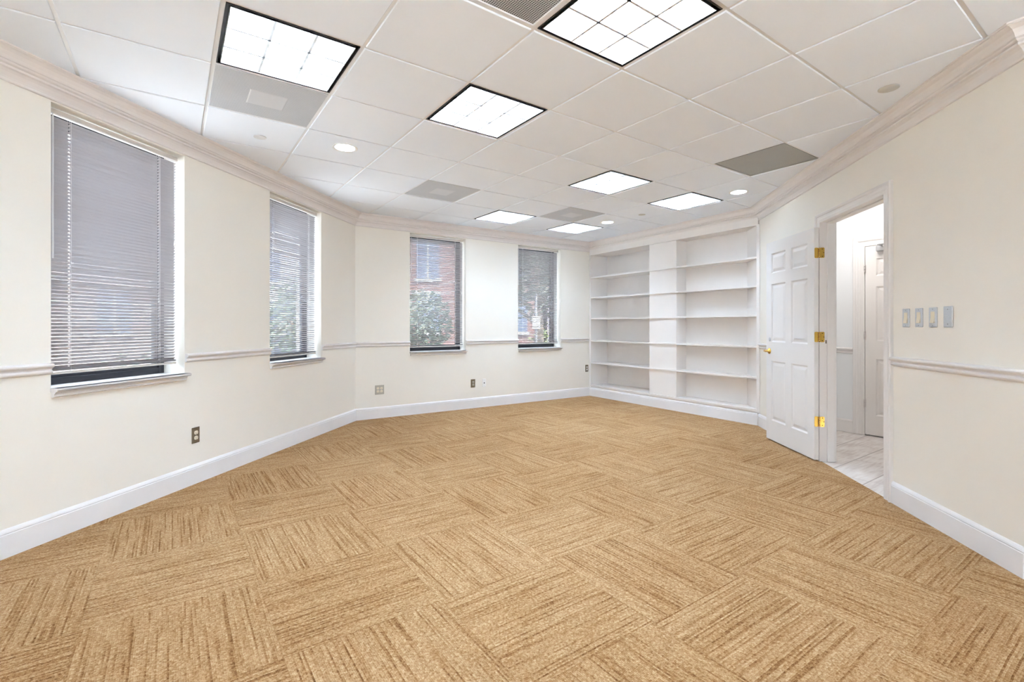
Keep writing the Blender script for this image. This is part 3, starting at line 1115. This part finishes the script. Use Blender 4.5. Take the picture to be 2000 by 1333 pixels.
# lever handle and deadbolt cover
b = MB()
hx, hz = .064, .924
b.lathe([(.030, 0), (.031, -.004), (.026, -.010), (.013, -.012), (.012, -.040), (.013, -.046), (1e-4, -.048)], (hx, 0, hz), 24, 'y')
b.tube([(hx - .012, -.050, hz), (hx + .01, -.055, hz + .001), (hx + .05, -.058, hz + .002), (hx + .095, -.055, hz), (hx + .112, -.050, hz - .001)], [.008, .0095, .008, .0075, .006], 10)
tag(to_d1(b, FD).build('lever_handle', 'brass', d1), 'brass lever handle')
b = MB()
b.lathe([(.022, 0), (.022, -.002), (.019, -.004), (1e-4, -.005)], (hx + .006, 0, 1.046), 24, 'y')
tag(to_d1(b, FD).build('lock_cover', 'steel', d1), 'round grey lock cover')
# latch strike on the jamb
b = MB()
b.bbox(x0 + .0, x0 + .002, .058 - .012, .058 - .004, 1.03, 1.06, .0005)
b.build('strike_mark', 'screw', d1)

# ------------------------------------------------------------------ hallway beyond the doorway
h1 = (3.6681, 5.4558)
FHL = Frame((h1[0], h1[1]), FS.h)
wall('wall_hall', FHL, 'white hallway wall seen through the doorway', -.8, 2.3, 0, 0, [(.262, 1.12, 0, 2.06)], t=.12, m='hallwall')
b = MB(); b.box(.2, 1.2, .145, .2, -.06, 2.2)  # unseen board added to stop daylight leaking under the door
tag(b.build('light_block', 'hallwall', fr=FHL), 'added unseen board blocking daylight behind the closed hallway door', 'wall', kind='structure')
# closing walls of the hallway (beside the sight line)
pA = FHL.w(-.8, WY); pB = FHL.w(2.3, WY)
q0 = FR.w(.55, .122); q1 = FR.w(3.3, .122)
def simple_wall(name, a, c, label, t=.1):
    f = between((a[0], a[1]), (c[0], c[1]))
    o = MB().box(0, f.L, 0, t, 0, H).build(name, 'hallwall', fr=f)
    return tag(o, label, 'wall', kind='structure')
simple_wall('wall_hall_end', q0, pA, 'far end wall of the hallway')
simple_wall('wall_hall_near', pB, q1, 'near end wall of the hallway')
hp = [to_grid(p) for p in (FR.w(.55, WY + .002), FHL.w(-.8, .144), FHL.w(2.3, .144), FR.w(3.3, WY + .002))]
b = MB()
b.add([(x, y, -.002) for x, y in hp] + [(x, y, -.05) for x, y in hp], [(0, 1, 2, 3)[::-1], (4, 5, 6, 7), (0, 1, 5, 4), (1, 2, 6, 5), (2, 3, 7, 6), (3, 0, 4, 7)])
tag(b.build('floor_hall', 'halltile', fr=FG), 'pale stone-look floor tiles in the hallway', 'floor', kind='structure')
hc = [to_grid(p) for p in (FR.w(.55, .122), pA, pB, FR.w(3.3, .122))]
b = MB()
b.add([(x, y, CEIL) for x, y in hc] + [(x, y, CEIL + .05) for x, y in hc], [(0, 1, 2, 3), (4, 5, 6, 7), (0, 1, 5, 4), (1, 2, 6, 5), (2, 3, 7, 6), (3, 0, 4, 7)])
tag(b.build('ceiling_hall', 'tile', fr=FG), 'white hallway ceiling', 'ceiling', kind='structure')
hl = empty('added_hall_light', FHL, (.45, -.55, CEIL - .03), 'added flat panel light brightening the hallway, out of sight', 'ceiling light')  # unseen lamp added to light the hallway
b = MB(); b.box(.15, .75, -.85, -.25, CEIL - .026, CEIL - .002); b.build('frame', 'white', hl)
b = MB(); b.box(.18, .72, -.82, -.28, CEIL - .03, CEIL - .0265); b.build('diffuser', 'panel', hl)
mould('trim_15', FHL, RL, .880, -.8, .173, 0, 0, 'chair rail on the hallway wall', 'chair rail')
mould('baseboard_hall', FHL, BB, 0, -.8, .173, 0, 0, 'baseboard on the hallway wall', 'baseboard', 'trim')
d2 = empty('door_2', FHL, (.7, .03, 0), 'closed white panelled hallway door with silver hinges, seen through the doorway', 'door', kind='structure')
b = MB()
casing(b, .274, 1.108, 2.048, WY, w=.072)
# wide backband between casing and wall
b.bbox(.173, .202, -.008, WY, 0, 2.155, .004); b.bbox(1.180, 1.209, -.008, WY, 0, 2.155, .004); b.bbox(.173, 1.209, -.008, WY, 2.122, 2.150, .004)
b.build('door_casing', 'trim', d2)
b = MB()
b.box(.264, .284, .0, .13, 0, 2.058); b.box(1.098, 1.118, .0, .13, 0, 2.058); b.box(.284, 1.098, .0, .13, 2.046, 2.058)
b.build('door_jamb', 'trim', d2)
b = MB()
six_panel(b, .806, .012, 2.042, .004, .042, [(.100, .36), (.45, .706)], [(.225, .83), (1.02, 1.605), (1.72, 1.905)])
b.v = [(x + .288, y, z) for x, y, z in b.v]
b.build('door_leaf', 'trim', d2, fix=False)
for zc in (1.80, 1.08, .345):
    b = MB()
    for q in range(3):
        b.lathe([(.006, -.0135), (.007, -.0125), (.007, .0125), (.006, .0135)], (.284, -.003, zc - .029 + q * .029), 12)
    b.box(.270, .296, .0025, .0048, zc - .044, zc + .044)
    tag(b.build('hinge', 'silver', d2), 'silver hinge')
b = MB()
b.bbox(.40, .66, -.045, .004, 1.972, 2.034, .008)
b.tube([(.46, -.05, 2.03), (.44, -.10, 2.035), (.60, -.12, 2.04)], .008, 8)
tag(b.build('door_closer', 'closer', d2), 'grey door closer')

# ------------------------------------------------------------------ outlets and switches
def receptacle(b, cx, cz, y, s=1.0):
    pts = []
    for q in range(20):
        t = 2 * PI * q / 20
        pts.append((cx + .0168 * s * math.cos(t), max(-.0135 * s, min(.0135 * s, .0168 * s * math.sin(t))) + cz))
    n = len(pts)
    vs = [(x, y, z) for x, z in pts] + [(x, y - .003, z) for x, z in pts]
    b.add(vs, [(i, (i + 1) % n, n + (i + 1) % n, n + i) for i in range(n)] + [tuple(range(n, 2 * n))])
def slots(b, cx, cz, y):
    b.box(cx - .0075, cx - .0052, y - .0003, y, cz - .001, cz + .007)
    b.box(cx + .0052, cx + .0075, y - .0003, y, cz - .001, cz + .006)
    b.lathe([(.0024, 0), (.0024, -.0003)], (cx, y, cz - .007), 10, 'y')
def outlet(fr, x, z, label, plate, face, gang=1, kind='duplex', w=None, h=.118, slot='dark'):
    w = w or (.072 if gang == 1 else .118)
    o = empty('electrical_outlet' if kind == 'duplex' else 'wall_jack', fr, (x, WY, z - h / 2), label, 'outlet')
    yf = WY - .006
    b = MB()
    b.bbox(x - w / 2, x + w / 2, yf, WY - .0002, z - h / 2, z + h / 2, .0025)
    b.build('cover_plate', plate, o)
    s = MB()
    for g in range(gang):
        cx = x + (g - (gang - 1) / 2) * .046
        for dz in (-.0195, .0195):
            if kind == 'duplex':
                r = MB(); receptacle(r, cx, z + dz, yf)
                ro = r.build('receptacle', face, o)
                q = MB(); slots(q, cx, z + dz, yf - .003)
                q.build('slots', slot, ro)
            elif kind == 'data':
                r = MB(); r.bbox(cx - .012, cx + .012, yf - .002, yf + .0, z + dz - .012, z + dz + .012, .001)
                r.build('jack', face, o)
        if kind == 'phone':
            r = MB(); r.bbox(cx - .008, cx + .008, yf - .0015, yf, z - .01, z + .006, .0005)
            r.build('jack', face, o)
    for dz in ([0] if kind == 'duplex' else [-.042, .042]):
        for g in range(gang):
            MB().lathe([(.0032, 0), (.003, -.001), (1e-4, -.0013)], (x + (g - (gang - 1) / 2) * .046, yf, z + dz), 10, 'y').build('screw', 'steel', o)
    return o
outlet(FL, LS + 1.213, .362, 'brown duplex outlet low on the wall between the two nearest windows', 'brown', 'almond')
outlet(FB, .302, .364, 'square four-socket outlet below and left of the third window', 'taupe', 'almond', 2)
outlet(FB, 1.668, .356, 'brown duplex outlet low between the two far windows', 'brown', 'taupe')
outlet(FB, 1.853, .352, 'white phone jack plate beside the brown outlet between the far windows', 'white', 'dark', 1, 'phone', .060)
outlet(FB, 3.862, .466, 'brown plate with two white jacks in the corner beside the bookcase', 'brown', 'white', 1, 'data', .066)
labs = ['switch closest to the door frame, first of three rocker switches', 'middle of the three rocker light switches on the wall',
        'rocker light switch next to the blank steel plate']
for q, lab in enumerate(labs):
    x = 2.648 + .1215 * q
    o = empty('light_switch', FR, (x, WY, 1.176), lab, 'light switch', 'rocker light switches')
    b = MB(); b.bbox(x - .034, x + .034, WY - .006, WY - .0002, 1.176, 1.294, .0025); b.build('cover_plate', 'steel', o)
    b = MB()
    zc = 1.235
    b.profile_x([(WY - .006, zc - .034), (WY - .0125, zc - .033), (WY - .0065, zc + .001), (WY - .0068, zc + .033), (WY - .006, zc + .034)], x - .0165, x + .0165)
    tag(b.build('rocker', 'almond', o), 'almond rocker')
    for dz in (-.048, .048):
        MB().lathe([(.0032, 0), (.003, -.001), (1e-4, -.0013)], (x, WY - .006, zc + dz), 10, 'y').build('screw', 'closer', o)
x = 3.012
o = empty('blank_plate', FR, (x, WY, 1.176), 'blank steel wall plate right of the three rocker switches', 'wall plate')
b = MB(); b.bbox(x - .036, x + .036, WY - .007, WY - .0002, 1.176, 1.296, .004); b.build('cover_plate', 'steel', o)
for dz in (-.042, .042):
    MB().lathe([(.004, 0), (.0036, -.0012), (1e-4, -.0016)], (x, WY - .007, 1.236 + dz), 10, 'y').build('screw', 'closer', o)

# ------------------------------------------------------------------ outside
GZ = -.9
b = MB(); b.box(-45, 20, -15, 60, GZ - .1, GZ)
gp = b.build('ground', 'asphalt')
tag(gp, 'grey street outside the windows', 'street', kind='structure')
b = MB(); b.box(-12, 14, -14, -2.5, GZ, GZ + .3)  # unseen slab added to bounce sunlight up to the ceiling
tag(b.build('bounce_paving', 'bounce_paving'), 'added pale slab behind the camera, bouncing sunlight to the ceiling', 'bounce_paving', kind='structure')
b = MB(); b.box(-12, 4.4, -2.45, 9.6, GZ, GZ + .02)  # unseen paving added to throw sunlight through the windows onto the ceiling
tag(b.build('bounce_pavement', 'bounce_paving'), 'added pale paving around the building, bouncing sunlight indoors', 'bounce_pavement', kind='structure')
FW = Frame((0, 0), 0)
def building(name, p, heading, wdt, hgt, dep, m, rows, cols, ww, wh, z0, dz, dx, label):
    f = Frame(p, heading)
    o = empty(name, f, (wdt / 2, dep / 2, GZ), label, 'building')
    MB().box(0, wdt, 0, dep, GZ, hgt).build('wall', m, o)
    MB().box(-.15, wdt + .15, -.15, dep, hgt, hgt + .25).build('roof', 'stone', o)
    for r in range(rows):
        for c in range(cols):
            x = dx * (c + .5)
            z = z0 + r * dz
            fb = MB()
            fb.box(x - ww / 2 - .08, x + ww / 2 + .08, -.06, .02, z - .12, z)
            fb.box(x - ww / 2 - .06, x + ww / 2 + .06, -.03, .02, z + wh, z + wh + .1)
            fb.box(x - .03, x + .03, -.02, .02, z, z + wh)
            w_ = fb.build('window', 'stone', o)
            MB().box(x - ww / 2, x + ww / 2, -.012, .0, z, z + wh).build('pane', 'winglass', w_)
    return o
building('brick_building', (-6.6, 20.8), math.radians(6), 7.9, 9.5, 6, 'brick', 3, 4, 1.0, 1.7, .9, 2.35, 1.95, 'red brick building with rows of windows across the street')
building('mauve_building', (1.62, 22.0), math.radians(2), 9, 5.6, 6, 'mauve', 1, 4, .9, 1.4, 1.0, 2.4, 2.2, 'low mauve building beyond the sign post and tree')
building('grey_building', (-16.5, 23.0), math.radians(14), 9.2, 11, 6, 'greywall', 4, 5, 1.0, 1.5, .9, 2.5, 1.8, 'pale grey building beyond the street tree, outside the second window')
building('brown_building', (-22, 4), math.radians(62), 17, 7.5, 6, 'brick2', 2, 7, 1.1, 1.7, .9, 2.9, 2.4, 'brown brick building opposite the two nearest windows')

def leaves(b, c, r, n, s, rnd, sq=(1, 1, 1)):
    for _ in range(n):
        while True:
            p = Vector((rnd.uniform(-1, 1), rnd.uniform(-1, 1), rnd.uniform(-1, 1)))
            if .3 < p.length < 1: break
        p = Vector((c[0] + p.x * r * sq[0], c[1] + p.y * r * sq[1], c[2] + p.z * r * sq[2]))
        a = Vector((rnd.gauss(0, 1), rnd.gauss(0, 1), rnd.gauss(0, 1))).normalized()
        d = a.orthogonal().normalized()
        e_ = a.cross(d)
        k = s * rnd.uniform(.6, 1.3)
        b.add([p - d * k, p + e_ * k * .45, p + d * k, p - e_ * k * .45], [(0, 1, 2), (0, 2, 3)])
def tree(p, h, r, cz, n, s, m, label, seed, sq=(1, 1, 1)):
    rnd = random.Random(seed)
    o = empty('tree', FW, (p[0], p[1], GZ), label, 'tree', 'trees outside the windows')
    OFF[o.name] = (p[0], p[1], GZ)
    t = MB()
    t.tube([(p[0], p[1], GZ), (p[0] + .05, p[1], GZ + h * .4), (p[0] - .05, p[1] + .1, GZ + h * .8)], [.17, .13, .05], 9)
    for q in range(6):
        a = rnd.uniform(0, 2 * PI)
        z = GZ + h * (.4 + .06 * q)
        t.tube([(p[0], p[1], z), (p[0] + math.cos(a) * r * .35, p[1] + math.sin(a) * r * .35, z + .5), (p[0] + math.cos(a) * r * .7, p[1] + math.sin(a) * r * .7, z + .8)], [.06, .04, .015], 6)
    t.build('trunk', 'bark', o)
    f = MB()
    leaves(f, (p[0], p[1], cz), r, n, s, rnd, sq)
    f.build('foliage', m, o, fix=False)
    return o
tree((.72, 13.6), 5.2, 1.75, 3.5, 5200, .085, 'leaf', 'dark leafy tree outside the window beside the bookcase', 11, (1, 1, 1.25))
tree((-2.75, 14.5), 2.9, 1.0, 1.3, 1700, .085, 'leaf2', 'small green tree in front of the red brick building', 12)
tree((-4.9, 11.6), 3.0, 1.1, 1.35, 1500, .085, 'leaf2', 'green street tree outside the second window', 13)
tree((-11.5, 9.8), 5.0, 1.7, 2.3, 1800, .11, 'leaf', 'street tree outside the nearest window', 14)
def shrub(p, r, m, label, seed, n=900):
    rnd = random.Random(seed)
    o = empty('shrub', FW, (p[0], p[1], GZ), label, 'shrub', 'shrubs below the windows')
    OFF[o.name] = (p[0], p[1], GZ)
    t = MB()
    for q in range(7):
        a = rnd.uniform(0, 2 * PI)
        t.tube([(p[0], p[1], GZ), (p[0] + math.cos(a) * r * .4, p[1] + math.sin(a) * r * .4, GZ + r * 1.1)], [.018, .006], 5)
    t.build('stems', 'bark', o)
    f = MB()
    leaves(f, (p[0], p[1], GZ + r * 1.05), r, n, .055, rnd, (1, 1, 1))
    f.build('foliage', m, o, fix=False)
for q, (x, y, r, m_, lab) in enumerate([(-3.3, 8.6, .85, 'leaf2', 'shrub below the second window'),
                                        (-1.95, 10.0, .75, 'leaf2', 'shrub below the third window, at its left'),
                                        (-.45, 10.6, .72, 'leaf2', 'shrub below the third window, at its right'),
                                        (1.05, 11.2, .6, 'leaf', 'dark shrub below the window beside the bookcase'),
                                        (1.62, 15.2, 1.2, 'lime', 'yellow-green shrub at the right edge of the farthest window'),
                                        (-4.6, 6.2, .9, 'leaf', 'shrub below the nearest window')]):
    shrub((x, y), r, m_, lab, 40 + q)
sp = empty('sign_post', FW, (.62, 12.4, GZ), 'slim post with a white sign outside the window beside the bookcase', 'sign')
b = MB(); b.tube([(.62, 12.4, GZ), (.62, 12.4, 2.0)], .03, 10); b.build('post', 'greywall', sp)
b = MB(); b.bbox(.52, .72, 12.35, 12.365, 1.1, 1.42, .004); b.build('sign_panel', 'stone', sp)
# parked car
fc = Frame((-1.1, 16.2), math.radians(4))
car = empty('car', fc, (2, .85, GZ), 'blue parked car low in the window beside the bookcase', 'car')
b = MB()
sec = [(0, .35), (.05, .75), (.9, .92), (1.55, 1.42), (2.9, 1.46), (3.6, .98), (4.15, .90), (4.2, .40), (4.1, .25), (.1, .25)]
n = len(sec)
vs = [(x, .04 if z < .95 else .16, GZ + z) for x, z in sec] + [(x, 1.66 if z < .95 else 1.54, GZ + z) for x, z in sec]
b.add(vs, [(i, (i + 1) % n, n + (i + 1) % n, n + i) for i in range(n)] + [tuple(range(n)), tuple(range(n, 2 * n))])
b.build('body', 'blue', car)
b = MB()
b.add([(1.15, .118, GZ + .98), (1.65, .150, GZ + 1.36), (2.8, .150, GZ + 1.38), (3.3, .118, GZ + 1.0)], [(0, 1, 2, 3)])
b.v = [(x, y - .02, z) for x, y, z in b.v]
b.build('side_window', 'winglass', car, fix=False)
for xx in (.85, 3.35):
    b = MB(); b.lathe([(.1, -.02), (.32, -.02), (.34, .0), (.34, .16), (.3, .18)], (xx, .0, GZ + .34), 24, 'y')
    b.build('wheel', 'rubber', car)
